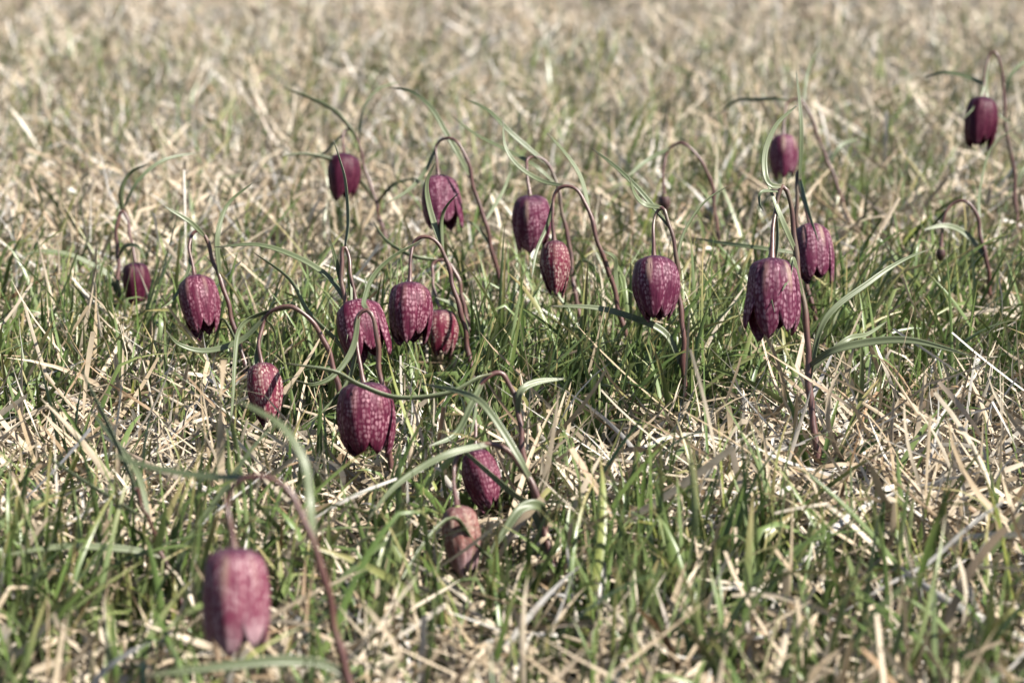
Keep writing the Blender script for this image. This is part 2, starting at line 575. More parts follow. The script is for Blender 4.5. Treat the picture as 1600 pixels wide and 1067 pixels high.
plant('large pink chequered fritillary hanging beside pale straw, its lowest petal tip whitish', .98, 600,
      [(365, 857), (360, 812), (358, 780), (366, 757), (390, 745), (425, 750), (455, 774), (478, 812), (492, 855), (508, 915), (526, 985), (546, 1067)],
      [[(489, 845), (484, 790), (475, 722), (442, 668), (400, 640), (362, 622), {'dz': .03}],
       [(405, 746), (330, 745), (240, 731), (158, 704), {'dz': .045, 'w': .9, 'roll': -.8}],
       [(540, 1050), (500, 1036), (430, 1032), (330, 1042), (222, 1056), {'dz': -.04, 'w': 1.1}]],
      (365, 856, 368, 1014, 104), 'pink', .80, ((1, .35), (4, -.04), (5, .16), (3, .14), (0, .12)), spin=.35, lw=4.6, lens=((4, 1.06), (5, .96), (3, .93), (0, 1.0)))
plant('small faded brownish fritillary bell with greenish petal tips under a low arched stem', 1.22, 880,
      [(714, 792), (709, 760), (711, 728), (730, 702), (765, 694), (802, 712), (828, 748), (846, 798), (857, 850), (867, 900)],
      [[(770, 697), (705, 708), (655, 733), (612, 765), (574, 812), {'dz': -.03, 'w': .9}],
       [(854, 812), (842, 790), (815, 794), (790, 828), (764, 866), {'dz': -.03, 'w': 1.25}],
       [(836, 758), (810, 714), (757, 634), (714, 611), (660, 600), {'dz': .03, 'w': .9}],
       [(866, 895), (835, 800), (790, 760), (700, 682), {'dz': .06, 'w': 1.1}],
       [(800, 905), (740, 850), (705, 810), (650, 870), (605, 965), (578, 1060), {'dz': -.10, 'w': 1.0}]],
      (716, 790, 727, 896, 58), 'faded', .62, ((2, .10),), spin=.1, lw=5.0)
plant('narrow speckled wine-red fritillary bell half hidden behind an arching stem', 1.33, 850,
      [(742, 706), (744, 655), (746, 612), (764, 586), (788, 585), (804, 618), (811, 660), (820, 715), (830, 765)],
      [[(770, 584), (745, 592), (700, 615), (622, 622), (562, 602), (520, 580), (443, 567), {'dz': -.03, 'w': .82, 'roll': .9}],
       [(804, 645), (814, 612), (840, 597), (884, 592), {'dz': .02, 'w': 1.0}],
       [(752, 596), (738, 630), (712, 678), (668, 698), {'dz': -.03, 'w': .9}],
       [(745, 625), (740, 655), (734, 682), {'dz': -.012, 'w': .6}]],
      (742, 708, 766, 796, 58), 'mid', .50, (), spin=.5, lw=5.2)
plant('plump dark wine fritillary bell crossed by a long grey-green leaf at its crown', 1.38, 628,
      [(568, 598), (560, 560), (556, 520), (562, 494), (574, 484), (584, 504), (592, 560), (600, 620), (606, 680), (612, 730)],
      [[(572, 487), (568, 470), (582, 432), (612, 402), (662, 374), {'dz': .05}],
       [(564, 492), (550, 545), (522, 585), (490, 600), (462, 594), {'dz': -.03}],
       [(560, 545), (545, 595), (508, 640), (470, 672), {'dz': -.02, 'w': .9}]],
      (573, 597, 573, 711, 90), 'mid', .74, ((0, .05), (3, .10)), spin=.2, lw=4.6)
plant('dark fritillary bell with a flared right petal below a tall upright spike leaf', 1.52, 556,
      [(556, 472), (550, 432), (542, 396), (537, 385), (533, 402), (538, 460), (541, 520), (545, 580), (548, 640)],
      [[(537, 390), (545, 345), (541, 285), (532, 250), (521, 218), {'dz': .01, 'w': .85}],
       [(536, 465), (528, 420), (516, 374), {'dz': -.01, 'w': .8}],
       [(537, 470), (515, 435), (470, 405), (405, 383), (336, 386), {'dz': .02}],
       [(550, 600), (535, 546), (482, 490), (452, 437), (396, 394), {'dz': .03, 'w': 1.1}],
       [(541, 392), (548, 440), (548, 490), (541, 536), {'dz': -.035, 'w': .5}]],
      (560, 470, 574, 562, 76), 'mid', .84, ((1, .20), (0, .22)), spin=.0, lw=4.6)
plant('speckled fritillary bell on a hooked stalk in front of a smaller mottled one', 1.58, 748,
      [(640, 443), (641, 405), (647, 381), (662, 370), (677, 374), (693, 398), (711, 452), (722, 500), (735, 560)],
      [[(690, 393), (671, 325), (667, 285), (681, 253), {'dz': -.01, 'w': 1.0}],
       [(692, 395), (691, 345), (699, 322), (717, 302), {'dz': -.02, 'w': .8}]],
      (642, 443, 641, 536, 70), 'mid', .72, ((2, .12),), spin=.3, lw=4.8)
plant('small mottled reddish fritillary bell tucked behind a larger speckled bell', 1.72, 740,
      [(688, 484), (677, 450), (677, 418), (686, 407), (701, 412), (719, 445), (727, 490), (733, 540)],
      [[(735, 570), (730, 527), (714, 482), (680, 464), {'dz': -.02, 'w': 1.3}],
       [(690, 407), (650, 402), (620, 388), (600, 372), (583, 346), {'dz': .02, 'w': .7}]],
      (689, 483, 689, 559, 52), 'pale', .60, (), spin=.1, lw=5.0)
plant('slender pale pink mottled fritillary bud under a wide drooping stem arch', 1.45, 538,
      [(409, 569), (405, 535), (411, 501), (424, 486), (446, 478), (468, 483), (490, 506), (506, 536), (522, 572), (532, 620)],
      [[(458, 479), (405, 490), (374, 512), (366, 560), (363, 620), (357, 690), {'dz': -.03, 'w': .9}],
       [(420, 493), (376, 532), (322, 548), (280, 538), (259, 516), {'dz': -.02, 'w': .9}],
       [(414, 496), (424, 510), (432, 528), {'dz': .012, 'w': .6}],
       [(408, 520), (398, 572), (392, 612), {'dz': -.022, 'w': .8}]],
      (409, 567, 420, 661, 56), 'pale', .46, (), spin=.45, lw=4.8)
plant('wine fritillary bell leaning over straw with a narrow leaf curling past its left side', 1.62, 392,
      [(304, 433), (299, 400), (297, 374), (303, 362), (318, 366), (337, 416), (352, 462), (365, 504), (378, 556)],
      [[(322, 374), (303, 352), (288, 341), (256, 322), {'dz': -.01, 'w': .8}],
       [(300, 366), (295, 420), (272, 466), (252, 482), {'dz': -.03, 'w': .6}],
       [(343, 430), (339, 380), (346, 340), (362, 312), (398, 284), {'dz': .02, 'w': .9}],
       [(380, 560), (350, 500), (340, 520), (330, 560), {'dz': .02, 'w': .6}]],
      (306, 432, 320, 525, 62), 'mid', .66, ((5, .06),), spin=.15, lw=4.8)
plant('blurred dark fritillary bell behind grass with a long leaf arching out to the left', 1.85, 196,
      [(211, 411), (206, 375), (199, 345), (191, 330), (185, 340), (183, 375), (184, 420), (188, 470)],
      [[(187, 330), (190, 300), (204, 271), (234, 256), {'dz': -.01, 'w': 1.0}],
       [(191, 330), (216, 284), (256, 251), (312, 238), {'dz': .05, 'w': .9}],
       [(190, 470), (170, 432), (142, 413), (101, 396), (52, 394), (18, 418), {'dz': -.02, 'w': 1.0}],
       [(184, 400), (196, 385), (216, 386), (230, 412), {'dz': -.02, 'w': .8}],
       [(192, 500), (175, 480), (145, 456), {'dz': -.03, 'w': 2.0}]],
      (210, 412, 214, 478, 42), 'dark', .60, ((1, .1),), spin=.3, lw=5.0)
plant('dark plum fritillary bell with long leaf reaching far up left above straw', 2.05, 612,
      [(538, 241), (536, 222), (540, 204), (549, 204), (558, 219), (572, 267), (586, 314), (602, 370)],
      [[(558, 219), (546, 200), (521, 173), (483, 153), (440, 136), {'dz': .02}],
       [(587, 317), (552, 272), (514, 249), (471, 241), (434, 245), {'dz': -.04}],
       [(562, 228), (569, 171), (592, 140), (632, 127), {'dz': .07, 'w': .8}],
       [(589, 318), (612, 292), (635, 282), (656, 279), {'dz': -.02}],
       [(546, 204), (524, 222), (506, 240), (474, 256), {'dz': .02, 'w': .8}]],
      (538, 241, 534, 312, 52), 'dark', .66, (), spin=.2, lw=5.0)
plant('rosy fritillary with two petals flaring open to the right under a round stem hook', 1.85, 800,
      [(685, 277), (682, 246), (684, 227), (697, 216), (712, 221), (727, 244), (737, 275), (745, 307), (756, 343), (768, 385), (782, 440)],
      [[(736, 278), (718, 245), (698, 210), (673, 168), (642, 143), (608, 137), {'dz': .03}],
       [(683, 236), (664, 268), (640, 296), (604, 318), {'dz': -.02, 'w': .8}],
       [(768, 385), (745, 355), (728, 345), {'dz': -.02, 'w': .8}],
       [(757, 345), (785, 300), (800, 262), {'dz': .03, 'w': .8}]],
      (690, 278, 692, 358, 60), 'streak', .76, ((0, .42), (1, .25)), spin=-.05, lw=4.8)
plant('rosy wine fritillary bell with a thin slanting leaf crossing its right side', 1.80, 912,
      [(828, 306), (823, 268), (826, 249), (838, 245), (854, 255), (868, 284), (878, 322), (888, 380), (897, 442), (903, 480)],
      [[(858, 258), (800, 210), (763, 173), (725, 154), {'dz': .02}],
       [(868, 288), (838, 261), (798, 238), (743, 210), (706, 181), {'dz': .04, 'w': .8}],
       [(895, 432), (908, 410), (927, 416), (928, 430), {'dz': -.02}]],
      (836, 307, 832, 393, 62), 'streak', .72, ((3, .10),), spin=.3, lw=4.8)
plant('slim pale mottled fritillary bud hanging from a tall rounded hook', 1.65, 1000,
      [(866, 377), (863, 340), (867, 308), (880, 292), (899, 296), (916, 323), (930, 360), (943, 402), (957, 447), (972, 500)],
      [[(884, 291), (844, 282), (808, 258), (789, 228), (786, 188), {'dz': .01, 'w': .8}],
       [(866, 312), (854, 353), (838, 392), (830, 437), {'dz': -.03, 'w': .8}],
       [(921, 332), (907, 278), (884, 241), (854, 207), {'dz': .02, 'w': .9}],
       [(960, 470), (961, 425), (960, 403), (942, 392), {'dz': -.02, 'w': 1.1}]],
      (866, 376, 869, 461, 47), 'pale', .44, (), spin=.5, lw=4.8)
plant('cleanly closed oval fritillary bell with cream streaks on a slim straight stem', 1.55, 1074,
      [(1022, 402), (1020, 362), (1024, 336), (1034, 325), (1042, 333), (1049, 362), (1056, 405), (1063, 470), (1067, 540), (1070, 590)],
      [[(1046, 356), (1018, 320), (989, 287), (962, 261), (925, 232), {'dz': .02, 'w': .8, 'roll': .95}],
       [(1039, 327), (1008, 320), (992, 304), (984, 278), {'dz': -.01, 'w': .9, 'roll': .9}],
       [(1063, 470), (1060, 420), (1064, 382), (1078, 348), (1104, 314), (1144, 287), {'dz': .02, 'w': .8}],
       [(1070, 575), (1040, 522), (990, 497), (930, 481), (858, 478), {'dz': -.01, 'w': 1.1}]],
      (1024, 402, 1026, 500, 76), 'streak', .60, ((4, .05),), spin=.22, lw=4.8)
plant('big open fritillary bell with its left petal kicked outward beside a thick brown stem', 1.42, 1282,
      [(1206, 405), (1207, 362), (1213, 322), (1223, 293), (1232, 300), (1238, 350), (1244, 405), (1256, 470), (1262, 560), (1270, 650), (1276, 725)],
      [[(1232, 293), (1204, 289), (1195, 270), (1196, 234), (1214, 194), (1248, 163), {'dz': .02, 'w': .85}],
       [(1241, 395), (1222, 345), (1202, 294), (1196, 280), {'dz': .015, 'w': .9}],
       [(1206, 292), (1190, 300), (1187, 318), (1193, 330), {'dz': -.01, 'w': .5}],
       [(1217, 318), (1215, 375), (1208, 425), (1203, 455), (1210, 488), {'dz': -.035, 'w': .5}],
       [(1258, 462), (1247, 434), (1239, 404), (1234, 430), (1222, 455), {'dz': -.03, 'w': .7}],
       [(1266, 575), (1301, 548), (1361, 534), (1422, 532), (1482, 546), (1518, 557), {'dz': -.01, 'w': 1.2}],
       [(1266, 600), (1289, 500), (1361, 439), (1410, 407), (1456, 388), {'dz': .06, 'w': .9}],
       [(1262, 580), (1321, 532), (1355, 522), (1386, 502), {'dz': .05, 'w': .8}]],
      (1206, 403, 1208, 527, 84), 'streak', .82, ((2, .10), (3, .46), (1, .10), (5, .14)), spin=.15, lw=5.0, rs=1.15)
plant('speckled pinkish fritillary bell half behind the thick brown stem', 1.70, 1296,
      [(1266, 352), (1256, 315), (1250, 280), (1247, 266), (1244, 275), (1246, 340), (1256, 420), (1272, 485), (1284, 530)],
      [[(1247, 272), (1252, 208), (1249, 158), (1244, 110), {'dz': .01, 'w': .75}],
       [(1248, 270), (1259, 316), (1278, 376), {'dz': -.035, 'w': .8}],
       [(1286, 540), (1310, 480), (1335, 440), {'dz': .03, 'w': 1.0}],
       [(1250, 395), (1190, 388), (1130, 380), (1085, 372), {'dz': .04, 'w': .8}]],
      (1266, 350, 1274, 441, 62), 'streak', .78, ((0, .12),), spin=.0, lw=4.8)
plant('small rosy fritillary bell framed between two upright leaves above the thick stem', 2.20, 1340,
      [(1224, 211), (1226, 185), (1232, 162), (1244, 155), (1258, 166), (1277, 208), (1293, 254), (1309, 290), (1324, 340)],
      [[(1294, 262), (1314, 228), (1344, 216), {'dz': .03}],
       [(1256, 162), (1262, 112), (1281, 72), {'dz': .04, 'w': .8}],
       [(1236, 158), (1212, 155), (1180, 156), (1150, 158), (1120, 180), {'dz': .05, 'w': .8}]],
      (1224, 210, 1225, 278, 46), 'streak', .66, (), spin=.4, lw=5.0)
plant('dark crimson fritillary bell on a tall hooked stem with leaves sprawling both ways', 2.10, 1590,
      [(1536, 153), (1539, 112), (1546, 87), (1556, 81), (1564, 103), (1569, 158), (1575, 217), (1583, 263), (1588, 316)],
      [[(1540, 132), (1506, 119), (1474, 114), (1442, 122), {'dz': .03}],
       [(1549, 92), (1539, 128), (1529, 158), (1502, 190), {'dz': -.03, 'w': .7}],
       [(1546, 95), (1541, 140), (1549, 168), (1585, 200), {'dz': -.02, 'w': .8}],
       [(1586, 300), (1605, 260), (1640, 240), {'dz': .03}],
       [(1569, 160), (1580, 119), (1604, 96), (1630, 90), {'dz': .03}]],
      (1526, 152, 1528, 231, 52), 'dark', .76, ((2, .08),), spin=.1, lw=5.2)
plant('brown arched fritillary stem with a tiny withered flower beyond the closed oval bell', 2.00, 1122,
      [(1038, 305), (1037, 262), (1042, 238), (1061, 223), (1084, 235), (1100, 261), (1113, 294), (1120, 350)],
      [[(1046, 233), (1012, 251), (980, 276), {'dz': -.03}],
       [(1116, 330), (1124, 290), (1122, 262), {'dz': .02, 'w': .7}]],
      bud=.018, lw=5.0)
plant('bent brown fritillary stem with a withered head drooping into shaded grass', 1.85, 1552,
      [(1470, 388), (1474, 343), (1489, 319), (1506, 314), (1524, 332), (1534, 370), (1543, 423), (1548, 460)],
      [[(1538, 402), (1510, 367), (1478, 353), (1440, 360), {'dz': -.02, 'w': 1.2}],
       [(1486, 321), (1465, 345), (1440, 372), {'dz': .02, 'w': .9}],
       [(1545, 440), (1530, 340), (1533, 283), (1552, 227), (1602, 190), {'dz': .08, 'w': .8}]],
      bud=.013, lw=4.8)
plant('flowerless young fritillary with thin grey-green leaves fanning over bleached straw', 1.15, 292,
      [(214, 762), (233, 816), (252, 864), (280, 926)],
      [[(252, 868), (190, 857), (95, 854), (-10, 870), {'dz': -.02}],
       [(223, 808), (180, 783), (119, 745), (57, 702), {'dz': .03, 'w': .9}],
       [(221, 784), (204, 740), (166, 655), (123, 570), {'dz': .02, 'w': .9}],
       [(285, 935), (282, 880), (304, 831), (342, 778), (392, 705), (440, 650), {'dz': .04, 'w': 1.2}],
       [(230, 812), (215, 740), (180, 690), (140, 640), {'dz': .05, 'w': .8}]],
      lw=4.2, rs=.7)

# ------------------------------------------------------------------ traced straws and tufts (single things one can point to)


def traced(name, label, cat, d, pts, width, dry, group=None, roll=.8, rise=None):
    P = [at(x, y, dd) for (x, y), dd in zip(pts, d)]
    for p in P:
        p[2] = max(p[2], float(ground_z(p[0], p[1])) + .006)
    C = spline(P, 20)
    t = np.linspace(0, 1, 20)
    w = width * np.interp(t, [0, .1, .7, 1], [.7, 1, .9, .45] if dry else [.7, 1, .8, .04])
    r_ = np.random.default_rng(int(pts[0][0] * 3 + pts[0][1]))
    V, F, A = ribbon(C, w, roll, roll + r_.uniform(-.8, .8), .35, r_.uniform(.5, .95) if dry else r_.uniform(.2, .8), .2)
    b = C[0].copy()
    o = obj(name, mesh_np(name, V - b, F, attr=A), M_DRY if dry else M_GREEN, None, tuple(b))
    o.modifiers.new('thickness', 'SOLIDIFY').thickness = .0004
    o['label'] = label
    o['category'] = cat
    if group:
        o['group'] = group
    return o


def dg(py, h=0.0):
    return (CAM_H - h) / (math.sin(PITCH) + (py - 533.5) / FPX * math.cos(PITCH))


for label, pts, hs, w in [
    ('long pale straw lying level behind the bent brown stem with the withered head', [(1420, 302), (1480, 290), (1540, 280), (1640, 262)], (.03, .035, .04, .04), .006),
    ('thick cream straw slanting up through the bleached mat right of the thick brown stem', [(1470, 835), (1520, 812), (1570, 780), (1640, 745)], (.01, .02, .03, .04), .0055),
    ('blurred pale dead blade arching over behind the dark bell with the leaf arching left', [(122, 292), (140, 272), (165, 262), (200, 276)], (.03, .05, .055, .045), .008),
    ('wide bleached blade pointing at the pink chequered bell from below', [(480, 1060), (420, 1010), (365, 985), (320, 960)], (.0, .015, .02, .02), .006),
    ('curved ivory dead blade arching over the straw beside the flowerless young plant', [(180, 945), (215, 910), (255, 895), (285, 900)], (.01, .03, .035, .03), .005),
    ('flat tan blade lying crosswise behind the young fritillary stem', [(60, 715), (130, 690), (200, 690), (275, 688)], (.015, .02, .022, .02), .006),
    ('bent ivory straw folded over sharply like a hook beside the pale mottled bud', [(285, 720), (286, 680), (296, 637), (312, 632), (325, 670), (335, 700)], (.01, .035, .05, .052, .035, .02), .0035),
    ('stiff pale stub of straw standing upright below the open fritillary bell', [(1195, 600), (1197, 560), (1196, 520)], (.01, .03, .05), .004),
    ('thin white straw lying diagonally between the oval bell and the open bell', [(1070, 560), (1100, 500), (1120, 470)], (.03, .045, .05), .006),
    ('tall narrow dead stalk with a pale head leaning beside the bleached tuft', [(1535, 700), (1540, 640), (1550, 570)], (.0, .03, .055), .004),
    ('wide blurred straw loop arching over the bleached mat at the meadow front', [(1310, 1060), (1350, 1020), (1420, 1015), (1480, 1040), (1500, 1075)], (.0, .02, .025, .02, .0), .006),
]:
    traced('dry_straw', label, 'straw', [dg(y, h) for (x, y), h in zip(pts, hs)], pts, w, True)


def tuft(label, px, py, tips, width, mat, rnd, cat='grass tuft', name='grass_tuft'):
    """a clump of blades from one foot; tips are (px, py, nearer/farther)"""
    b = np.append(gpx(px, py), 0)
    b[2] = float(ground_z(b[0], b[1]))
    d0 = pix(b)[2]
    root = empty(name, b, label, cat)
    r_ = np.random.default_rng(int(px + py))
    for i, (tx, ty, dz) in enumerate(tips):
        T = at(tx, ty, d0 + dz)
        B = b + np.array([r_.uniform(-.008, .008), r_.uniform(-.006, .006), 0])
        B[2] = float(ground_z(B[0], B[1])) - .002
        m = B + .55 * (T - B)
        m[2] += .18 * np.hypot(*(T - B)[:2])
        C = spline([B, m, T], 16)
        t = np.linspace(0, 1, 16)
        w = width * r_.uniform(.75, 1.15) * np.interp(t, [0, .3, .7, .92, 1], [.6, 1, .85, .4, .03])
        V, F, A = ribbon(C, w, r_.uniform(.3, 1.2), r_.uniform(.3, 1.4), .3, np.clip(rnd + r_.uniform(-.2, .2), 0, 1), r_.uniform(0, .9))
        obj('blade', mesh_np('blade', V - b, F, attr=A), mat, root)


tuft('clump of broad bright green blades with a tall pointed pair amid straw', 1112, 965,
     [(1168, 735, .02), (1158, 760, .0), (1242, 800, .03), (1035, 800, .01), (1060, 830, -.02), (1020, 880, -.03), (1205, 850, -.02), (1140, 840, -.03), (1088, 870, -.04)], .0075, M_GREEN, .35)
tuft('tuft of long dark green blades arching left below the closed oval bell', 960, 745,
     [(835, 560, .03), (868, 548, .02), (905, 530, .0), (880, 600, -.02), (930, 545, .03), (985, 560, .01), (1000, 600, -.03), (860, 640, -.03)], .0032, M_GREEN, .25)
tuft('thin upright blade tuft with one tall spike between the two hooked middle stems', 800, 650,
     [(755, 466, .01), (770, 500, .0), (835, 500, .02), (790, 560, -.02), (850, 540, .03)], .0042, M_GREEN, .5)
tuft('tuft of upright short leaves beneath the right-hand arching leaf of the open bell', 1440, 560,
     [(1390, 425, .01), (1432, 435, .0), (1400, 470, -.01), (1470, 420, .03), (1455, 480, -.02), (1425, 475, .02)], .0048, M_GREEN, .55)
tuft('tuft of green blades bending right at the foot of the thick brown stem', 1270, 790,
     [(1375, 590, .05), (1340, 650, .0), (1250, 640, .02), (1315, 610, .04), (1225, 600, .01), (1390, 680, -.02)], .0042, M_GREEN, .4)
tuft('pointed twin blades rising left of the open bell', 1175, 560,
     [(1137, 388, .01), (1155, 415, .02), (1195, 470, -.01)], .0045, M_GREEN, .45)
tuft('tuft of straight green blades standing left of the bleached straw and young fritillary', 120, 800,
     [(60, 560, .03), (75, 600, .02), (25, 640, .0), (130, 590, .04), (150, 620, .01), (95, 640, -.02)], .0038, M_GREEN, .5)
tuft('narrow yellow-green blade tuft beside the plump wine bell', 520, 830,
     [(470, 640, .02), (500, 670, .0), (450, 690, .02), (545, 700, .02), (505, 620, .03), (430, 720, -.02)], .0036, M_GREEN, .7)
tuft('sheaf of bleached dead blades standing below the right-hand arching leaf', 1490, 690,
     [(1455, 545, .0), (1470, 560, .01), (1440, 570, -.01), (1500, 575, .01), (1480, 590, -.02), (1520, 600, .0)], .0042, M_DRY, .75)


def broad_leaf(label, px, py, tips, w):
    tuft(label, px, py, tips, w, M_COVER, .3, 'leafy plant', 'broad_leaf_plant')


broad_leaf('low plant with two broad smooth green leaves in dark gap of straw', 1275, 985, [(1255, 885, .0), (1300, 905, -.01), (1240, 960, -.03)], .014)
broad_leaf('small leafy weed with rounded leaves beside the flowerless young fritillary', 105, 800, [(70, 770, .0), (112, 752, .01), (135, 790, -.01)], .012)
broad_leaf('small bright leafy weed at the bottom of the meadow near the blurred low leaf', 690, 1075, [(660, 1030, .0), (700, 1015, .01), (735, 1040, -.01)], .014)
broad_leaf('rosette of soft green leaves half buried under blurred grass', 870, 1035, [(835, 985, .0), (880, 960, .01), (905, 1005, -.01), (850, 1010, -.02)], .013)

# ------------------------------------------------------------------ grass


def blades(N, x, y, z0, L, W, phi, th0, curv, kp, ka, dphi, tw, fold, S, across, rnd, zmin, blunt=None):
    t = np.linspace(0, 1, S + 1)
    tm = .5 * (t[1:] + t[:-1])
    th = th0[:, None] + curv[:, None] * tm[None] ** 1.4 + ka[:, None] / (1 + np.exp(-(tm[None] - kp[:, None]) * 45))
    ph = phi[:, None] + dphi[:, None] * tm[None]
    dirs = np.stack([np.sin(th) * np.cos(ph), np.sin(th) * np.sin(ph), np.cos(th)], -1)
    C = np.zeros((N, S + 1, 3))
    C[:, 1:] = np.cumsum(dirs * (L / S)[:, None, None], axis=1)
    C[..., 0] += x[:, None]
    C[..., 1] += y[:, None]
    gz = ground_z(C[..., 0], C[..., 1])
    C[..., 2] += (gz[:, :1] + z0[:, None])
    C[..., 2] = np.maximum(C[..., 2], gz + zmin[:, None] * np.minimum(1, .25 + t[None] * 4))
    T = np.gradient(C, axis=1)
    T = T / (np.linalg.norm(T, axis=-1, keepdims=True) + 1e-9)
    phf = phi[:, None] + dphi[:, None] * t[None]
    h = np.stack([-np.sin(phf), np.cos(phf), np.zeros_like(phf)], -1)
    h = h - T * (h * T).sum(-1, keepdims=True)
    h = h / (np.linalg.norm(h, axis=-1, keepdims=True) + 1e-9)
    nn = np.cross(h, T)
    a = tw[:, 0:1] + tw[:, 1:2] * t[None]
    wv = h * np.cos(a)[..., None] + nn * np.sin(a)[..., None]
    nv = nn * np.cos(a)[..., None] - h * np.sin(a)[..., None]
    prof = np.interp(t, [0, .15, .6, .88, 1], [.7, 1, .85, .42, .03])[None] * np.ones((N, 1))
    if blunt is not None:
        pb = np.interp(t, [0, .15, .9, 1], [.9, 1, .9, .75])[None]
        prof = np.where(blunt[:, None], pb, prof)
    w = (W[:, None] * prof)[..., None, None] * .5
    u = np.linspace(-1, 1, across)
    V = C[:, :, None] + (wv[:, :, None] * u[None, None, :, None] + nv[:, :, None] * (fold[:, None, None] * (u ** 2)[None, None])[..., None]) * w
    A = np.zeros((N, S + 1, across, 4), dtype=np.float32)
    A[..., 0] = rnd[0][:, None, None]
    A[..., 1] = t[None, :, None]
    A[..., 2] = rnd[1][:, None, None]
    A[..., 3] = u[None, None] * .5 + .5
    return V, A, C


def blades_to(V, A):
    N, S1, ac = V.shape[:3]
    f = grid_faces(S1, ac)
    F = (f[None] + (np.arange(N) * S1 * ac)[:, None, None]).reshape(-1, 4)
    return V.reshape(-1, 3), F, A.reshape(-1, 4)


def join(parts):
    n, Vs, Fs, As = 0, [], [], []
    for V, F, A in parts:
        Vs.append(V); Fs.append(F + n); As.append(A); n += len(V)
    return np.vstack(Vs), np.vstack(Fs), np.vstack(As)


# patches: + green, - straw (centre in the photograph, spread on the ground in metres)
PATCH = [(780, 640, .16, .10, 1.0), (950, 660, .10, .09, 1.1), (560, 700, .10, .08, .5), (1110, 930, .09, .05, 1.0), (100, 990, .09, .06, .7),
         (1330, 560, .10, .12, .35), (150, 600, .12, .12, .35), (800, 1000, .14, .05, .8), (620, 960, .10, .05, .3),
         (1400, 760, .16, .09, -1.2), (1530, 900, .10, .07, -.9), (150, 770, .10, .07, -1.1), (300, 900, .08, .05, -.6), (250, 420, .3, .35, -.5),
         (1150, 740, .07, .05, -.6), (1250, 330, .3, .3, .45), (900, 380, .25, .25, .15), (1350, 860, .10, .06, -.7), (350, 640, .07, .06, -.2)]


def green_bias(x, y):
    g_ = .55 * wave(x, y, 1, 5) + .35 * wave(x, y, 4, 8)
    g_ = np.where(y > 2.2, g_ * .28 - .18, g_)
    for px, py, sx, sy, k in PATCH:
        c = gpx(px, py)
        g_ = g_ + k * np.exp(-((x - c[0]) / sx) ** 2 - ((y - c[1]) / sy) ** 2)
    return g_


def scatter(n, y0, y1):
    y = np.sqrt(rng.uniform(0, 1, n) * ((y1 + .6) ** 2 - (y0 + .6) ** 2) + (y0 + .6) ** 2) - .6
    x = rng.uniform(-1, 1, n) * (.255 * y + .16 + np.clip(y - 1.9, 0, 2.5) * .22)
    return x, y


def bell_free(C, keep=.06):
    """shorter grass round the hanging bells: true where a blade does not cover one"""
    ok = np.ones(len(C), bool)
    X, Y, Z = pix(C.reshape(-1, 3))
    X, Y, Z = (q.reshape(C.shape[:2]) for q in (X, Y, Z))
    for bx, by, hw, hh, d in BELLS:
        hit = ((((X - bx) / hw) ** 2 + ((Y - by) / hh) ** 2 < 1.05) & (Z < d + .006)).any(1)
        if bx < 250:
            hit &= rng.uniform(0, 1, len(C)) < .78
        ok &= ~hit
    ok = ok | (rng.uniform(0, 1, len(C)) < keep)
    if C.shape[1] > 6:
        for bx, by, hw, hh, d in STALKS:
            hit = (np.abs(X - bx) < hw) & (np.abs(Y - by) < hh) & (Z < d)
            ok &= ~(hit.any(1) & (rng.uniform(0, 1, len(C)) < .72))
    return ok


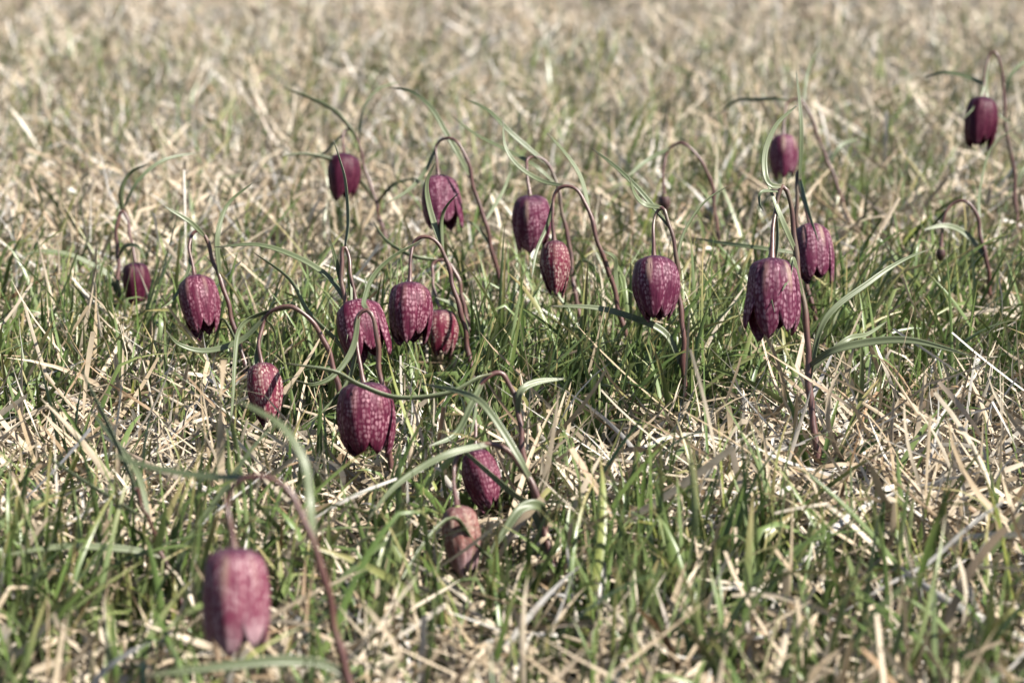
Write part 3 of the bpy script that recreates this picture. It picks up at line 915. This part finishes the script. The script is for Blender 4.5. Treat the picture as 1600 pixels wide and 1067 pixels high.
def gen(kind, n, y0, y1, S, across, wscale=1.0):
    x, y = scatter(n, y0, y1)
    g_ = green_bias(x, y)
    U = lambda a, b: rng.uniform(a, b, len(x))
    if kind == 'green':
        # shoots gather in tufts
        p = np.clip(.50 + .45 * g_, .12, 1) * np.clip(.72 + .9 * wave(x, y, 4, 8, 2.3), .22, 1)
    elif kind == 'long':
        p = np.clip(.42 + .5 * g_, .05, 1)
    elif kind == 'stand':
        p = np.clip(.62 - .30 * g_, .15, 1)
    else:
        p = np.clip(.66 - .42 * g_, .10, 1)
    if kind in ('green', 'long'):
        p = p * np.where(y < 1.25, .9, 1)
    k = U(0, 1) < p
    x, y, g_ = x[k], y[k], g_[k]
    N = len(x)
    U = lambda a, b: rng.uniform(a, b, N)
    one = np.ones(N)
    wind = wave(x, y, 2, 6, 1.5) * 1.6
    if kind == 'green':
        L = np.where(U(0, 1) < .4, U(.045, .098), U(.02, .06)) * np.clip(1 + .22 * g_, .7, 1.35)
        W = np.where(U(0, 1) < .20, U(.0030, .0048), U(.0013, .0030))
        phi = wind + rng.normal(0, 1.5, N)
        th0 = np.abs(rng.normal(.12, .18, N)); curv = np.abs(rng.normal(.35, .45, N))
        kp, ka = U(.5, .8), np.where(U(0, 1) < .10, U(.6, 1.6), 0)
        z0 = -.002 * one; zmin = U(.001, .02)
        # shade of green belongs to the tuft
        r1 = np.clip(.54 + .22 * wave(x, y, 3, 8, 2.0) + rng.normal(0, .17, N), 0, 1); r2 = U(0, 1)
        tw = np.stack([rng.normal(0, .5, N), rng.normal(0, .8, N)], 1); fold = U(.15, .5); blunt = None
    elif kind == 'long':
        L = U(.07, .135)
        W = U(.0022, .0046)
        phi = wind + rng.normal(0, 1.4, N)
        th0 = U(.15, .75); curv = np.abs(rng.normal(.55, .5, N))
        kp, ka = U(.5, .85), np.where(U(0, 1) < .15, U(.6, 1.6), 0)
        z0 = -.002 * one; zmin = U(.004, .03)
        r1 = np.clip(rng.normal(.50, .22, N), 0, 1); r2 = U(0, 1)
        tw = np.stack([rng.normal(0, .5, N), rng.normal(0, .9, N)], 1); fold = U(.2, .5); blunt = None
    elif kind == 'stand':
        L = U(.02, .062) * np.where(U(0, 1) < .12, 1.5, 1)
        W = np.where(U(0, 1) < .20, U(.0032, .0050), U(.0014, .0032))
        phi = wind + rng.normal(0, 1.7, N)
        th0 = np.abs(rng.normal(.30, .30, N)); curv = np.abs(rng.normal(.5, .6, N))
        kp, ka = U(.3, .8), np.where(U(0, 1) < .45, U(.5, 2.3), 0)
        z0 = -.002 * one; zmin = U(.002, .03)
        r1 = np.clip(rng.normal(.66, .22, N), 0, 1); r2 = U(0, 1)
        tw = np.stack([rng.normal(0, .7, N), rng.normal(0, 1.6, N)], 1); fold = U(-.1, .5); blunt = U(0, 1) < .18
    else:
        L = U(.045, .135) * np.where(y < 1.1, .75, 1)
        W = np.where(U(0, 1) < .22, U(.0028, .0046), U(.0013, .0028))
        phi = wind * .8 + np.where(U(0, 1) < .55, rng.normal(0, .6, N) + math.pi * (U(0, 1) < .5), U(0, 6.28))
        th0 = U(.9, 1.75); curv = rng.normal(.1, .45, N)
        kp, ka = U(.2, .8), np.where(U(0, 1) < .45, rng.normal(0, .8, N), 0)
        z0 = U(.0, .022) ; zmin = np.minimum(z0, U(.001, .020))
        r1 = np.clip(rng.normal(.66, .24, N), 0, 1); r2 = U(0, 1)
        tw = np.stack([rng.normal(0, .5, N), rng.normal(0, 1.8, N)], 1); fold = U(-.2, .5); blunt = U(0, 1) < .22
    dphi = rng.normal(0, .5, N)
    W = W * np.where(y < 1.25, 1.12, 1)
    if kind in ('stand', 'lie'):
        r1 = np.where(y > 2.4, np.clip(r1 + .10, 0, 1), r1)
    V, A, C = blades(N, x, y, z0, L, W * wscale, phi, th0, curv, kp, ka, dphi, tw, fold, S, across, (r1, r2), zmin, blunt)
    ok = bell_free(C)
    return blades_to(V[ok], A[ok])


def stuff(name, label, cat, me, mat):
    o = obj(name, me, mat)
    o['kind'] = 'stuff'
    o['label'] = label
    o['category'] = cat
    return o


NEAR, MID, FAR = (.62, 1.95), (1.95, 4.0), (4.0, 8.5)
Vg, Fg, Ag = join([gen('green', 43000, *NEAR, 6, 3), gen('long', 4200, *NEAR, 10, 3), gen('long', 5000, *MID, 7, 2), gen('green', 60000, *MID, 4, 2, 1.1), gen('green', 46000, *FAR, 3, 2, 1.4)])
stuff('green_grass', 'fresh green grass shoots growing through the dead straw', 'grass', mesh_np('green_grass', Vg, Fg, attr=Ag), M_GREEN)
Vd, Fd, Ad = join([gen('stand', 17000, *NEAR, 8, 3), gen('stand', 74000, *MID, 4, 2, 1.1), gen('stand', 145000, *FAR, 3, 2, 1.25),
                   gen('lie', 14500, *NEAR, 8, 3), gen('lie', 42000, *MID, 4, 2, 1.1), gen('lie', 62000, *FAR, 2, 2, 1.3)])
stuff('dry_grass', 'bleached dead grass standing and matted across the meadow', 'dry grass', mesh_np('dry_grass', Vd, Fd, attr=Ad), M_DRY)

# low broad leaves between the shoots
n = 8000
x, y = scatter(n, .65, 3.2)
k = rng.uniform(0, 1, n) < np.clip(.30 + .45 * green_bias(x, y), .03, .9)
x, y = x[k], y[k]
N = len(x)
U = lambda a, b: rng.uniform(a, b, N)
V, A, C = blades(N, x, y, U(.0, .012), U(.010, .034), U(.005, .013), U(0, 6.28), U(.2, 1.0), U(.2, 1.2), U(.4, .6), 0 * U(0, 1), 0 * U(0, 1),
                 np.stack([rng.normal(0, .2, N), rng.normal(0, .3, N)], 1), U(.1, .4), 6, 5, (U(0, 1), U(0, 1)), U(.002, .01))
ok = bell_free(C)
Vc, Fc, Ac = blades_to(V[ok], A[ok])
stuff('ground_cover', 'small rounded dark green leaves low between the grass shoots', 'ground cover', mesh_np('ground_cover', Vc, Fc, attr=Ac), M_COVER)
print('tris', 2 * (len(Fg) + len(Fd) + len(Fc)))
